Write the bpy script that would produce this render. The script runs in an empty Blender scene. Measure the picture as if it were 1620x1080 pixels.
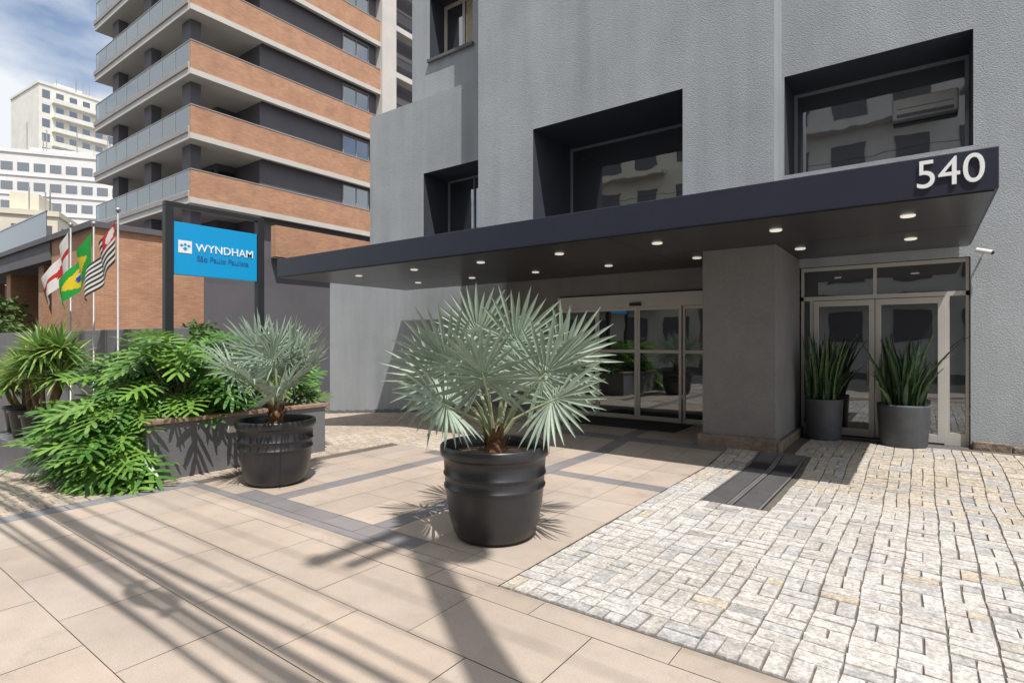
import bpy, math, random
from mathutils import Vector, Matrix
R = random.Random(7)
scene = bpy.context.scene
COL = scene.collection
WO = {}

# ------------------------------------------------------------------ helpers
class MB:
    def __init__(s):
        s.v=[]; s.f=[]; s.m=[]; s.c=[]
    def quad(s,a,b,c,d,m=0):
        n=len(s.v); s.v+= [tuple(a),tuple(b),tuple(c),tuple(d)]; s.f.append((n,n+1,n+2,n+3)); s.m.append(m)
    def box(s,x0,x1,y0,y1,z0,z1,m=0):
        n=len(s.v)
        s.v+=[(x0,y0,z0),(x1,y0,z0),(x1,y1,z0),(x0,y1,z0),(x0,y0,z1),(x1,y0,z1),(x1,y1,z1),(x0,y1,z1)]
        for q in ((3,2,1,0),(4,5,6,7),(0,1,5,4),(1,2,6,5),(2,3,7,6),(3,0,4,7)):
            s.f.append(tuple(n+i for i in q)); s.m.append(m)
    def lathe(s,cx,cy,z0,prof,seg=40,m=0):
        n=len(s.v)
        for r,z in prof:
            for i in range(seg):
                a=2*math.pi*i/seg
                s.v.append((cx+r*math.cos(a),cy+r*math.sin(a),z0+z))
        for j in range(len(prof)-1):
            for i in range(seg):
                k=(i+1)%seg
                s.f.append((n+j*seg+i,n+j*seg+k,n+(j+1)*seg+k,n+(j+1)*seg+i)); s.m.append(m)
    def tube(s,pts,rad,seg=8,m=0,cap=True):
        n=len(s.v); pts=[Vector(p) for p in pts]
        rr = rad if isinstance(rad,(list,tuple)) else [rad]*len(pts)
        for i,p in enumerate(pts):
            d=(pts[min(i+1,len(pts)-1)]-pts[max(i-1,0)]).normalized()
            ref=Vector((0,0,1)) if abs(d.z)<.9 else Vector((1,0,0))
            a=d.cross(ref).normalized(); b=d.cross(a)
            for k in range(seg):
                t=2*math.pi*k/seg
                s.v.append(tuple(p+a*math.cos(t)*rr[i]+b*math.sin(t)*rr[i]))
        for i in range(len(pts)-1):
            for k in range(seg):
                l=(k+1)%seg
                s.f.append((n+i*seg+k,n+i*seg+l,n+(i+1)*seg+l,n+(i+1)*seg+k)); s.m.append(m)
        if cap:
            s.f.append(tuple(n+k for k in range(seg))); s.m.append(m)
            s.f.append(tuple(n+(len(pts)-1)*seg+k for k in range(seg))); s.m.append(m)
    def make(s,name,mats,parent=None,origin=None,smooth=False,bevel=0):
        if not isinstance(mats,(list,tuple)): mats=[mats]
        if origin is None:
            xs=[v[0] for v in s.v]; ys=[v[1] for v in s.v]; zs=[v[2] for v in s.v]
            origin=((min(xs)+max(xs))/2,(min(ys)+max(ys))/2,min(zs))
        o=Vector(origin)
        me=bpy.data.meshes.new(name)
        me.from_pydata([(v[0]-o.x,v[1]-o.y,v[2]-o.z) for v in s.v],[],s.f)
        for mt in mats: me.materials.append(mt)
        if len(mats)>1: me.polygons.foreach_set("material_index",s.m)
        if smooth: me.polygons.foreach_set("use_smooth",[True]*len(s.f))
        if s.c:
            at=me.color_attributes.new("Col",'FLOAT_COLOR','POINT')
            fl=[]
            for c in s.c: fl+= [c[0],c[1],c[2],1.0]
            at.data.foreach_set("color",fl)
        me.update()
        ob=bpy.data.objects.new(name,me); COL.objects.link(ob)
        place(ob,parent,o)
        if bevel:
            b=ob.modifiers.new("bevel",'BEVEL'); b.width=bevel; b.segments=2; b.limit_method='ANGLE'
        return ob
def place(ob,parent,o):
    WO[ob.name]=Vector(o)
    if parent:
        ob.parent=parent; ob.location=Vector(o)-WO[parent.name]
    else: ob.location=o
def empty(name,loc,label=None,cat=None,group=None,parent=None):
    ob=bpy.data.objects.new(name,None); ob.empty_display_size=.2; COL.objects.link(ob)
    place(ob,parent,loc)
    tag(ob,label,cat,group); return ob
def tag(ob,label=None,cat=None,group=None,kind=None):
    if label: ob["label"]=label
    if cat: ob["category"]=cat
    if group: ob["group"]=group
    if kind: ob["kind"]=kind
    return ob
def dup(ob,off,parent):
    c=ob.copy(); COL.objects.link(c)
    w=WO[ob.name]+Vector(off); place(c,parent,w)
    return c

# ------------------------------------------------------------------ materials
def pm(name,col,rough=.6,var=.12,scale=5,bump=0,bscale=60,bdist=.01,spec=.5,metal=0,attr=False,emit=0,ior=1.5,
       streak=0,trans=0,fine=0,finescale=120,coat=0,big=0,stain=0):
    m=bpy.data.materials.new(name); m.use_nodes=True
    nt=m.node_tree; N=nt.nodes; L=nt.links; b=N["Principled BSDF"]
    b.inputs["Roughness"].default_value=rough; b.inputs["Metallic"].default_value=metal
    b.inputs["IOR"].default_value=ior; b.inputs["Specular IOR Level"].default_value=spec
    if coat: b.inputs["Coat Weight"].default_value=coat; b.inputs["Coat Roughness"].default_value=.15
    geo=N.new("ShaderNodeNewGeometry"); P=geo.outputs["Position"]
    base=None
    if attr:
        a=N.new("ShaderNodeAttribute"); a.attribute_name="Col"; base=a.outputs["Color"]
    else:
        c=N.new("ShaderNodeRGB"); c.outputs[0].default_value=(*col,1); base=c.outputs[0]
    def mul(base,src,lo,hi,a=.3,b_=.7):
        mr=N.new("ShaderNodeMapRange"); mr.inputs[1].default_value=a; mr.inputs[2].default_value=b_
        mr.inputs[3].default_value=lo; mr.inputs[4].default_value=hi; L.new(src,mr.inputs[0])
        vm=N.new("ShaderNodeVectorMath"); vm.operation='SCALE'; L.new(base,vm.inputs[0]); L.new(mr.outputs[0],vm.inputs[3])
        return vm.outputs[0]
    def noise(sc,det,ro=.6):
        n=N.new("ShaderNodeTexNoise"); n.inputs["Scale"].default_value=sc; n.inputs["Detail"].default_value=det
        n.inputs["Roughness"].default_value=ro; L.new(P,n.inputs["Vector"]); return n
    if var: base=mul(base,noise(scale,6,.65).outputs[0],1-var,1+var)
    if fine: base=mul(base,noise(finescale,3).outputs[0],1-fine,1+fine)
    if big: base=mul(base,noise(.55,7,.7).outputs[0],1-big,1+big)
    if stain: base=mul(base,noise(2.3,10,.75).outputs[0],1,1-stain,.56,.68)
    if streak:
        mp=N.new("ShaderNodeMapping"); mp.inputs["Scale"].default_value=(2.2,2.2,.16); L.new(P,mp.inputs["Vector"])
        n=N.new("ShaderNodeTexNoise"); n.inputs["Scale"].default_value=1.2; n.inputs["Detail"].default_value=5
        L.new(mp.outputs[0],n.inputs["Vector"]); base=mul(base,n.outputs[0],1-streak,1+streak)
    L.new(base,b.inputs["Base Color"])
    if emit:
        b.inputs["Emission Color"].default_value=(1,.93,.82,1); b.inputs["Emission Strength"].default_value=emit
    if bump:
        n=noise(bscale,5)
        bp=N.new("ShaderNodeBump"); bp.inputs["Strength"].default_value=bump; bp.inputs["Distance"].default_value=bdist
        L.new(n.outputs[0],bp.inputs["Height"]); L.new(bp.outputs[0],b.inputs["Normal"])
    if trans:
        tr=N.new("ShaderNodeBsdfTranslucent"); L.new(base,tr.inputs[0])
        mx=N.new("ShaderNodeMixShader"); mx.inputs[0].default_value=trans
        out=N["Material Output"]; L.new(b.outputs[0],mx.inputs[1]); L.new(tr.outputs[0],mx.inputs[2]); L.new(mx.outputs[0],out.inputs[0])
    return m
def glassmat(name,tint,gl,see,rough=.01,dif=(.03,.032,.035)):
    m=bpy.data.materials.new(name); m.use_nodes=True
    nt=m.node_tree; N=nt.nodes; L=nt.links; N.remove(N["Principled BSDF"]); out=N["Material Output"]
    tr=N.new("ShaderNodeBsdfTransparent"); tr.inputs[0].default_value=(*tint,1)
    df=N.new("ShaderNodeBsdfDiffuse"); df.inputs[0].default_value=(*dif,1)
    m1=N.new("ShaderNodeMixShader"); m1.inputs[0].default_value=see; L.new(df.outputs[0],m1.inputs[1]); L.new(tr.outputs[0],m1.inputs[2])
    gs=N.new("ShaderNodeBsdfGlossy"); gs.inputs["Roughness"].default_value=rough; gs.inputs[0].default_value=(.9,.95,1,1)
    lw=N.new("ShaderNodeLayerWeight"); lw.inputs[0].default_value=.35
    mr=N.new("ShaderNodeMapRange"); mr.inputs[3].default_value=gl; mr.inputs[4].default_value=1; L.new(lw.outputs["Fresnel"],mr.inputs[0])
    nz=N.new("ShaderNodeTexNoise"); nz.inputs["Scale"].default_value=1.3; geo=N.new("ShaderNodeNewGeometry"); L.new(geo.outputs["Position"],nz.inputs["Vector"])
    bp=N.new("ShaderNodeBump"); bp.inputs["Strength"].default_value=.25; bp.inputs["Distance"].default_value=.01; L.new(nz.outputs[0],bp.inputs["Height"]); L.new(bp.outputs[0],gs.inputs["Normal"])
    m2=N.new("ShaderNodeMixShader"); L.new(mr.outputs[0],m2.inputs[0]); L.new(m1.outputs[0],m2.inputs[1]); L.new(gs.outputs[0],m2.inputs[2])
    L.new(m2.outputs[0],out.inputs[0]); return m
def brickmat(name,c1,c2,cm,w=.24,h=.062):
    m=bpy.data.materials.new(name); m.use_nodes=True
    nt=m.node_tree; N=nt.nodes; L=nt.links; b=N["Principled BSDF"]; b.inputs["Roughness"].default_value=.85
    geo=N.new("ShaderNodeNewGeometry"); sp=N.new("ShaderNodeSeparateXYZ"); L.new(geo.outputs["Position"],sp.inputs[0])
    ad=N.new("ShaderNodeMath"); L.new(sp.outputs[0],ad.inputs[0]); L.new(sp.outputs[1],ad.inputs[1])
    cb=N.new("ShaderNodeCombineXYZ"); L.new(ad.outputs[0],cb.inputs[0]); L.new(sp.outputs[2],cb.inputs[1])
    bt=N.new("ShaderNodeTexBrick"); L.new(cb.outputs[0],bt.inputs["Vector"])
    bt.inputs["Color1"].default_value=(*c1,1); bt.inputs["Color2"].default_value=(*c2,1); bt.inputs["Mortar"].default_value=(*cm,1)
    bt.inputs["Scale"].default_value=1; bt.inputs["Brick Width"].default_value=w; bt.inputs["Row Height"].default_value=h
    bt.inputs["Mortar Size"].default_value=.009
    n=N.new("ShaderNodeTexNoise"); n.inputs["Scale"].default_value=1.5; n.inputs["Detail"].default_value=8; L.new(geo.outputs["Position"],n.inputs["Vector"])
    mr=N.new("ShaderNodeMapRange"); mr.inputs[1].default_value=.3; mr.inputs[2].default_value=.7; mr.inputs[3].default_value=.88; mr.inputs[4].default_value=1.12
    L.new(n.outputs[0],mr.inputs[0])
    vm=N.new("ShaderNodeVectorMath"); vm.operation='SCALE'; L.new(bt.outputs[0],vm.inputs[0]); L.new(mr.outputs[0],vm.inputs[3])
    L.new(vm.outputs[0],b.inputs["Base Color"])
    return m

M_wall=pm("grey_roughcast",(.355,.385,.415),.9,.08,.9,bump=1,bscale=52,bdist=.013,streak=.09,fine=.12,finescale=60)
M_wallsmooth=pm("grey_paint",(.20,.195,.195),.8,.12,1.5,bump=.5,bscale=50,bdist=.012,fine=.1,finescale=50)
M_recess=pm("shaded_reveal",(.05,.058,.075),.7,.12,2)  # shade inside the deep openings is put into this dark colour
M_canopy=pm("canopy_paint",(.020,.024,.044),.42,.08,1.2,bump=.06,bscale=3,bdist=.02)
M_soffit=pm("soffit_panel",(.026,.025,.027),.30,.1,1.4,bump=.05,bscale=2.5,bdist=.03)
M_glass=glassmat("door_glass",(.5,.55,.55),.16,0,dif=(.02,.02,.02))
M_glass2=glassmat("window_glass",(.5,.55,.55),.26,0,dif=(.055,.057,.062))
M_alu=pm("aluminium",(.56,.54,.51),.42,.05,3,metal=.2)
M_aludark=pm("grey_frame",(.30,.32,.34),.45,.05,3)
M_white=pm("white_paint",(.78,.77,.74),.6,.06,2)
M_cream=pm("cream_paint",(.66,.61,.50),.75,.1,.3)
M_cream2=pm("pale_cream_paint",(.76,.74,.68),.75,.1,.3)
M_whitewall=pm("white_wall",(.74,.73,.72),.8,.08,.2)
M_slab=pm("slab_grey",(.33,.325,.32),.8,.08,1)
M_soff_w=pm("pale_soffit",(.60,.57,.53),.8,.06,1)
M_dgrey=pm("dark_grey_wall",(.125,.12,.135),.8,.1,.7,fine=.08,finescale=20)
M_mgrey=pm("boundary_wall_grey",(.17,.17,.185),.85,.14,1,bump=.6,bscale=40,streak=.12)
M_brick=brickmat("brick_orange",(.47,.225,.125),(.57,.31,.185),(.36,.24,.17))
M_black=pm("black_metal",(.018,.02,.024),.45,.1,5)
M_pot=pm("charcoal_plastic",(.022,.022,.025),.36,.2,7,bump=.1,bscale=25,spec=.6,fine=.2)
M_potg=pm("slate_pot",(.085,.092,.105),.55,.15,8,bump=.1,bscale=40)
M_soil=pm("soil",(.10,.065,.04),.95,.5,25,bump=1,bscale=70,bdist=.03)
M_palm=pm("silver_palm_leaf",(.30,.38,.30),.5,.18,9,trans=.22)
M_palm2=pm("palm_petiole",(.30,.34,.20),.6,.2,12)
M_fibre=pm("palm_fibre",(.24,.13,.065),.9,.5,28,bump=1,bscale=90,bdist=.02)
M_phil=pm("philodendron_leaf",(.085,.21,.04),.36,.35,6,trans=.28)
M_phil2=pm("philodendron_leaf_light",(.20,.37,.07),.38,.3,6,trans=.3)
M_yuc=pm("yucca_leaf",(.15,.28,.06),.5,.4,7,trans=.25)
M_yuc2=pm("yucca_leaf_yellow",(.36,.46,.13),.5,.2,7,trans=.25)
M_sans=pm("snake_plant_leaf",(.035,.085,.035),.4,.6,22,trans=.1)
M_sans2=pm("snake_plant_leaf_light",(.12,.19,.07),.4,.4,22,trans=.1)
M_stem=pm("plant_stem",(.20,.14,.08),.9,.4,20,bump=.6)
M_tree=pm("tree_leaf",(.085,.16,.04),.7,.4,3,trans=.2)
M_stone=pm("stone_setts",(1,1,1),.85,.30,14,attr=True,bump=1,bscale=30,bdist=.011,fine=.30,finescale=44,big=.14,stain=.16)
M_tile=pm("beige_tiles",(1,1,1),.72,.08,1.6,attr=True,bump=.3,bscale=140,bdist=.004,fine=.16,finescale=150,big=.16,stain=.20)
M_grout=pm("grout_ground",(.12,.105,.09),.95,.25,6,bump=.5,bscale=50)
M_asph=pm("asphalt",(.05,.05,.052),.9,.2,3,bump=.6,bscale=120)
M_kerb=pm("granite_kerb",(.24,.23,.22),.85,.2,9,bump=.5,bscale=60)
M_plinth=pm("plinth_stone",(.22,.17,.135),.85,.4,7,bump=1,bscale=18,bdist=.04)
M_coping=pm("brick_coping",(.30,.20,.15),.85,.25,14,bump=.3)
M_blue=pm("sign_blue",(.0,.33,.70),.4,.02,1)
M_signwhite=pm("sign_white",(.85,.86,.87),.5,0)
M_signgrey=pm("sign_dim_letters",(.02,.14,.36),.5,0)
M_lamp=pm("lamp_lens",(.85,.83,.78),.4,0,emit=.5)
M_steel=pm("galvanised_steel",(.38,.38,.37),.45,.1,8,metal=.5)
M_conc=pm("pole_concrete",(.3,.29,.27),.9,.15,4)
M_rub=pm("cable_rubber",(.02,.02,.02),.7,0)
M_mat=pm("door_mat",(.03,.03,.03),.95,.2,40,bump=.5,bscale=200)
M_curt=pm("curtain",(.5,.42,.3),.9,.2,9)
M_balglass=glassmat("balustrade_glass",(.72,.82,.82),.14,.72,dif=(.25,.33,.33))
M_bandstone=pm("grate_bars",(.20,.195,.20),.6,.15,5,metal=.3)
M_acgrey=pm("dimmed_plastic",(.42,.42,.41),.6,.1,5)  # mid-grey puts the dimming of a unit behind glass into its colour
M_fr=pm("flag_red",(.55,.03,.03),.8,.1,9,trans=.3); M_fw=pm("flag_white",(.75,.74,.72),.8,.08,9,trans=.3)
M_fk=pm("flag_black",(.02,.02,.02),.8,0); M_fg=pm("flag_green",(.02,.38,.06),.8,.1,9,trans=.35)
M_fy=pm("flag_yellow",(.8,.62,.02),.8,.05,9,trans=.3); M_fb=pm("flag_blue",(.01,.05,.3),.8,0)

# ------------------------------------------------------------------ camera / light / sky
CZ=1.62; KX,KY=.407,.27
cam=bpy.data.cameras.new("camera"); cam.sensor_width=36; cam.lens=19.6; cam.clip_end=2000; cam.clip_start=.05
co=bpy.data.objects.new("camera",cam); COL.objects.link(co); co.location=(0,0,CZ)
co.rotation_euler=(math.radians(90),0,math.atan2(.5935,.805)); scene.camera=co
sd=Vector((KX,-KY,1)).normalized()
sun=bpy.data.lights.new("sun",'SUN'); sun.energy=5.0; sun.angle=math.radians(.5); sun.color=(1,.955,.89)
so=bpy.data.objects.new("sun",sun); COL.objects.link(so); so.location=(5,-5,30)
so.rotation_euler=(-sd).to_track_quat('-Z','Y').to_euler()
w=bpy.data.worlds.new("World"); scene.world=w; w.use_nodes=True
nt=w.node_tree; N=nt.nodes; L=nt.links; bg=N["Background"]; bg.inputs[1].default_value=.15
sky=N.new("ShaderNodeTexSky"); sky.sky_type='NISHITA'; sky.sun_disc=False
sky.sun_elevation=math.asin(sd.z); sky.sun_rotation=math.atan2(sd.x,sd.y)
tc=N.new("ShaderNodeTexCoord"); mp=N.new("ShaderNodeMapping"); mp.inputs["Scale"].default_value=(1.6,1.6,4.2); mp.inputs["Location"].default_value=(.3,.2,0)
L.new(tc.outputs["Generated"],mp.inputs["Vector"])
nz=N.new("ShaderNodeTexNoise"); nz.inputs["Scale"].default_value=1.3; nz.inputs["Detail"].default_value=9; nz.inputs["Roughness"].default_value=.55
L.new(mp.outputs[0],nz.inputs["Vector"])
mr=N.new("ShaderNodeMapRange"); mr.inputs[1].default_value=.28; mr.inputs[2].default_value=.47; L.new(nz.outputs[0],mr.inputs[0])
mx=N.new("ShaderNodeMix"); mx.data_type='RGBA'; L.new(mr.outputs[0],mx.inputs[0]); L.new(sky.outputs[0],mx.inputs[6])
mx.inputs[7].default_value=(6.0,6.25,6.6,1); L.new(mx.outputs[2],bg.inputs[0])
scene.view_settings.view_transform='Standard'; scene.view_settings.look='None'; scene.view_settings.exposure=0

# ------------------------------------------------------------------ ground
def ss(a,b,x):
    t=max(0,min(1,(x-a)/(b-a))); return t*t*(3-2*t)
def gz(x,y):
    return .12*ss(7.4,8.7,y)*ss(-11,-8,x) - .085*max(0,min(9,-8-x))
g=MB()
xs=[-700,-300,-120,-60,-35,-25]+[-20+.5*i for i in range(60)]+[12,18,30,60,150,400,700]
ys=[-1.2+.4*i for i in range(42)]+[18,25,40,80,160,400,900]
for i in range(len(xs)):
    for j in range(len(ys)):
        g.v.append((xs[i],ys[j],gz(xs[i],ys[j])-.009))
nj=len(ys)
for i in range(len(xs)-1):
    for j in range(nj-1):
        g.f.append((i*nj+j,(i+1)*nj+j,(i+1)*nj+j+1,i*nj+j+1)); g.m.append(0)
tag(g.make("ground",M_grout,smooth=True),kind="structure")
g=MB(); g.quad((-700,-700,-.13),(700,-700,-.13),(700,-1.34,-.13),(-700,-1.34,-.13))
tag(g.make("road",M_asph),kind="structure")
g=MB(); g.box(-40,30,-1.34,-1.2,-.2,0)
tag(g.make("kerb",M_kerb),kind="structure")

def block(mb,x0,x1,y0,y1,col,h=0,bev=.006,thick=.012,jit=0,off=0,warp=0):
    j=lambda: R.uniform(-jit,jit)
    def wp(x,y):
        if not warp: return x,y
        return (x+warp*(math.sin(y*2.3+x*.9)+.6*math.sin(y*5.1-x*1.7)), y+warp*(math.sin(x*2.7-y*.6)+.6*math.sin(x*6.3+y*2.1)))
    n=len(mb.v); c4=[wp(x0+j(),y0+j()),wp(x1+j(),y0+j()),wp(x1+j(),y1+j()),wp(x0+j(),y1+j())]
    cx=sum(c[0] for c in c4)/4; cy=sum(c[1] for c in c4)/4
    t=[R.uniform(-h,h) for _ in range(4)]
    if thick:
        for (x,y) in c4: mb.v.append((x,y,gz(x,y)-thick))
        for k,(x,y) in enumerate(c4):
            xx=x+(bev if x<cx else -bev); yy=y+(bev if y<cy else -bev)
            mb.v.append((xx,yy,gz(xx,yy)+off+t[k]))
        for q in ((4,5,6,7),(0,1,5,4),(1,2,6,5),(2,3,7,6),(3,0,4,7)):
            mb.f.append(tuple(n+i for i in q)); mb.m.append(0)
        mb.c+=[tuple(.6*v for v in col)]*4+[col]*4
    else:
        for k,(x,y) in enumerate(c4): mb.v.append((x,y,gz(x,y)+off+t[k]))
        mb.f.append((n,n+1,n+2,n+3)); mb.m.append(0); mb.c+=[col]*4
def vc(c,a,warm=0):
    k=1+R.uniform(-a,a); wv=R.uniform(-warm,warm)
    return (c[0]*k*(1+wv),c[1]*k,c[2]*k*(1-wv))
g=MB(); S=.215
nx=int(9.5/S); ny=int(6.95/S)
for i in range(nx):
    for j in range(ny):
        x=-2.26+i*S; y=2.94+j*S
        if -1.86<x+S/2<-1.24 and 5.7<y+S/2<8.35: continue
        if x<-1.6 and y>8.1: continue
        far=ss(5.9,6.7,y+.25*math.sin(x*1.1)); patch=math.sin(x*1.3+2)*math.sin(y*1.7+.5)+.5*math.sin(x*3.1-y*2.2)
        typ=R.random(); gp=.0026
        alt=(i+j)%2
        if typ<.78: cells=[(0,1,0,.5),(0,1,.5,1)] if (alt if typ<.62 else not alt) else [(0,.5,0,1),(.5,1,0,1)]
        elif typ<.90: cells=[(0,1,0,.45),(0,.5,.45,1),(.5,1,.45,1)]
        else: cells=[(0,.5,0,.5),(.5,1,0,.5),(0,1,.5,1)]
        for (a,b,c_,d) in cells:
            r=R.random()
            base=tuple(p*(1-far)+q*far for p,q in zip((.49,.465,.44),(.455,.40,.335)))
            if r<.14: base=(.43,.40,.37)
            elif r<.14+.07*max(0,patch+.2): base=(.47,.405,.325)
            elif r<.31: base=(.42,.405,.395)
            elif r<.325: base=(.33,.31,.30)
            c=vc(base,.06,.015)
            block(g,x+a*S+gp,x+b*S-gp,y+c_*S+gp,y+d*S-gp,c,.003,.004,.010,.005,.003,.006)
tag(g.make("stone_pavement",M_stone,origin=(0,0,0)),kind="structure")
g=MB(); B=(.41,.34,.285); D=(.20,.188,.195)
bx=[(-5.50,-5.28),(-3.92,-3.70)]; by=[(3.02,3.24),(5.78,6.0),(8.1,8.32)]
def cuts(a,b,bands,step):
    segs=[]; cur=a
    for (p,q) in bands:
        if q<=a or p>=b: continue
        if p>cur: segs.append((cur,p,0))
        segs.append((max(p,a),min(q,b),1)); cur=q
    if cur<b: segs.append((cur,b,0))
    out=[]
    for (p,q,t) in segs:
        n=1 if t else max(1,round((q-p)/step))
        for k in range(n): out.append((p+(q-p)*k/n,p+(q-p)*(k+1)/n,t))
    return out
for (x0,x1,tx) in cuts(-6.62,-2.27,bx,.44):
    for (y0,y1,ty) in cuts(3.02,10.12,by,.6):
        if x1<-5.5 and y0>6: continue
        dk=(tx and (y0>3.2)) or (ty and (x1<-2.9 or y0>4) and not(x1<-5.5))
        if y0<3.2 and x0>-3.7: dk=False
        c=vc(D if dk else B,.08,.02)
        block(g,x0+.0025,x1-.0025,y0+.0025,y1-.0025,c,.0008,0,0)
row=0; y=-1.2
rows=[]
while y<2.3: rows.append((y,y+.56)); y+=.56
rows.append((y,2.92)); 
for (y,y1) in rows:
    x=-6.62; first=True
    while x<5:
        wd=.86 if not(first and row%2) else .43
        first=False
        x1=x+wd
        c=vc(B,.07,.02)
        if x>-.5 and y1>2.9: c=vc((.27,.255,.26),.1)
        block(g,x+.0025,x1-.0025,y+.0025,y1-.0025,c,.0008,0,0)
        x=x1
    row+=1
for k in range(10):
    x0=-6.62+k*.435; block(g,x0+.002,x0+.433,2.9225,3.0175,vc(D if k<7 else B,.08),.0005,0,0)
tag(g.make("tile_pavement",M_tile,origin=(0,0,0)),kind="structure")
g=MB()
for k in range(20):
    y0=-1.2+k*.6
    if y0>2.4: break
    block(g,-6.82,-6.63,y0+.004,y0+.596,vc((.24,.245,.27),.08),.0005,0,0)
tag(g.make("kerb_strip",M_tile,origin=(0,0,0)),kind="structure")
g=MB(); S=.17
for i in range(int(12.5/S)):
    for j in range(int(11.5/S)):
        x=-6.84-(i+1)*S; y=-1.2+j*S+(.085 if i%2 else 0)
        if y>10.2: continue
        block(g,x+.003,x+S-.003,y+.003,y+S-.003,vc((.44,.37,.30),.11,.03),.002,.004,.011,.004,.002)
for i in range(8):
    for j in range(24):
        x=-6.84+i*S; y=6.02+j*S
        block(g,x+.003,x+S-.003,y+.003,y+S-.003,vc((.45,.39,.325),.12,.03),.002,.004,.011,.004,.002)
tag(g.make("cobble_pavement",M_stone,origin=(0,0,0)),kind="structure")

# drain grate
e=empty("drain_grate",(-1.55,7,0),"long dark steel drain grates sunk in the stone paving","drain grate")
g=MB()
g.quad((-1.85,5.72,-.004),(-1.25,5.72,-.004),(-1.25,7.4,-.004),(-1.85,7.4,-.004)); g.quad((-1.85,7.4,-.004),(-1.25,7.4,-.004),(-1.25,8.34,.08),(-1.85,8.34,.08))
g.make("tray",M_black,e)
g=MB()
for x in (-1.84,-1.575,-1.545,-1.28):
    n=12
    for k in range(n):
        y=5.72+k*2.6/n; yy=y+2.6/n; a=gz(x,y); b=gz(x,yy)
        g.quad((x,y,a+.008),(x+.025,y,a+.008),(x+.025,yy,b+.008),(x,yy,b+.008))
for x0 in (-1.81,-1.51):
    for k in range(86):
        y=5.74+k*.03; a=gz(x0,y)+.005
        g.box(x0,x0+.22,y,y+.011,a-.008,a)
g.make("bars",M_bandstone,e)

# ------------------------------------------------------------------ hotel
hotel=empty("hotel_building",(-3,12,0),"grey roughcast hotel building with deep square windows","building")
def facade(mb,f,x0,x1,z0,z1,holes):
    X=sorted(set([x0,x1]+[h[i] for h in holes for i in (0,1)])); Z=sorted(set([z0,z1]+[h[i] for h in holes for i in (2,3)]))
    for a,b in zip(X,X[1:]):
        for c,d in zip(Z,Z[1:]):
            mx_=(a+b)/2; mz=(c+d)/2
            if any(h[0]<mx_<h[1] and h[2]<mz<h[3] for h in holes): continue
            mb.quad((a,f,c),(b,f,c),(b,f,d),(a,f,d))
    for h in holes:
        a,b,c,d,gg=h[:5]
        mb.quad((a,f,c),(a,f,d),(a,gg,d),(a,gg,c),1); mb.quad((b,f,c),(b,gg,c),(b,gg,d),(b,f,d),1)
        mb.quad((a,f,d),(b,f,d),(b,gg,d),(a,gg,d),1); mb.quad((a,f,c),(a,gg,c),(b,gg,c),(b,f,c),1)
g=MB()
W1=(-6.52,-3.37,3.75,6.02,11.16); W1b=(-6.52,-3.37,8.78,10.4,11.16); W2=(-1.86,.57,4.38,6.02,11.1)
W3=(-10.55,-8.25,3.8,6.02,11.39); W4=(-10.72,-9.2,9.2,10.9,11.42); DR=(-1.63,.54,.12,2.82,10.32)
facade(g,9.58,-8.0,-1.9,3.0,17,[W1,W1b])
facade(g,10.17,-1.9,10,-.2,17,[W2,DR])
facade(g,10.4,-12.7,-8.0,3.4,7.99,[W3])
facade(g,10.8,-11.4,-8.0,7.99,17,[W4])
facade(g,10.4,-14.57,-7.6,-1.2,3.4,[])
g.quad((-12.7,10.4,7.99),(-8,10.4,7.99),(-8,10.8,7.99),(-12.7,10.8,7.99)); g.quad((-12.7,10.8,7.99),(-11.4,10.8,7.99),(-11.4,16,7.99),(-12.7,16,7.99))
g.quad((-8,9.58,3),(-8,9.58,17),(-8,10.8,17),(-8,10.8,3)); g.quad((-1.9,9.58,3),(-1.9,10.17,3),(-1.9,10.17,17),(-1.9,9.58,17))
g.quad((-14.57,10.4,-1.2),(-14.57,10.4,3.4),(-14.57,22,3.4),(-14.57,22,-1.2)); g.quad((-14.57,10.4,3.4),(-12.7,10.4,3.4),(-12.7,22,3.4),(-14.57,22,3.4))
g.quad((-12.7,10.4,3.4),(-12.7,10.4,7.99),(-12.7,22,7.99),(-12.7,22,3.4)); g.quad((-11.4,10.8,7.99),(-11.4,10.8,17),(-11.4,22,17),(-11.4,22,7.99))
g.quad((-11.4,10.8,17),(10,10.8,17),(10,22,17),(-11.4,22,17)); g.quad((-14.57,22,-1),(10,22,-1),(10,22,17),(-14.57,22,17))
g.quad((10,10.17,-.2),(10,22,-.2),(10,22,17),(10,10.17,17))
g.quad((-8,9.58,3.0),(-1.9,9.58,3.0),(-1.9,10.5,3.0),(-8,10.5,3.0))
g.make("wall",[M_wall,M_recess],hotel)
g=MB(); SD=(-6.2,-2.66,.1,2.55,10.2)
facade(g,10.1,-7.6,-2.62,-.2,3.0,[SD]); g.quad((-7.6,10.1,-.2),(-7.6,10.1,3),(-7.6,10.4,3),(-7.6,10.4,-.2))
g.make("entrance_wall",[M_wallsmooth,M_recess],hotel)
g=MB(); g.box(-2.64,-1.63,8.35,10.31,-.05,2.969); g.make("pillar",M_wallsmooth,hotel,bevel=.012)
g=MB(); g.box(-2.70,-1.58,8.28,8.349,0,.27); g.box(-1.629,-1.56,8.28,10.1,0,.24)
g.make("plinth",M_plinth,hotel,bevel=.02)
g=MB()
for k in range(20): 
    x=.56+k*.42; g.box(x,x+.41,10.06,10.168,-.02,.21+R.uniform(-.02,.03))
g.make("plinth",M_plinth,hotel,bevel=.015)
g=MB()
for k in range(16):
    x=-14.57+k*.42; z=gz(x,10.3); g.box(x,x+.42,10.35,10.398,z-.2,z+.1)
g.make("plinth",M_wallsmooth,hotel)

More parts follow.
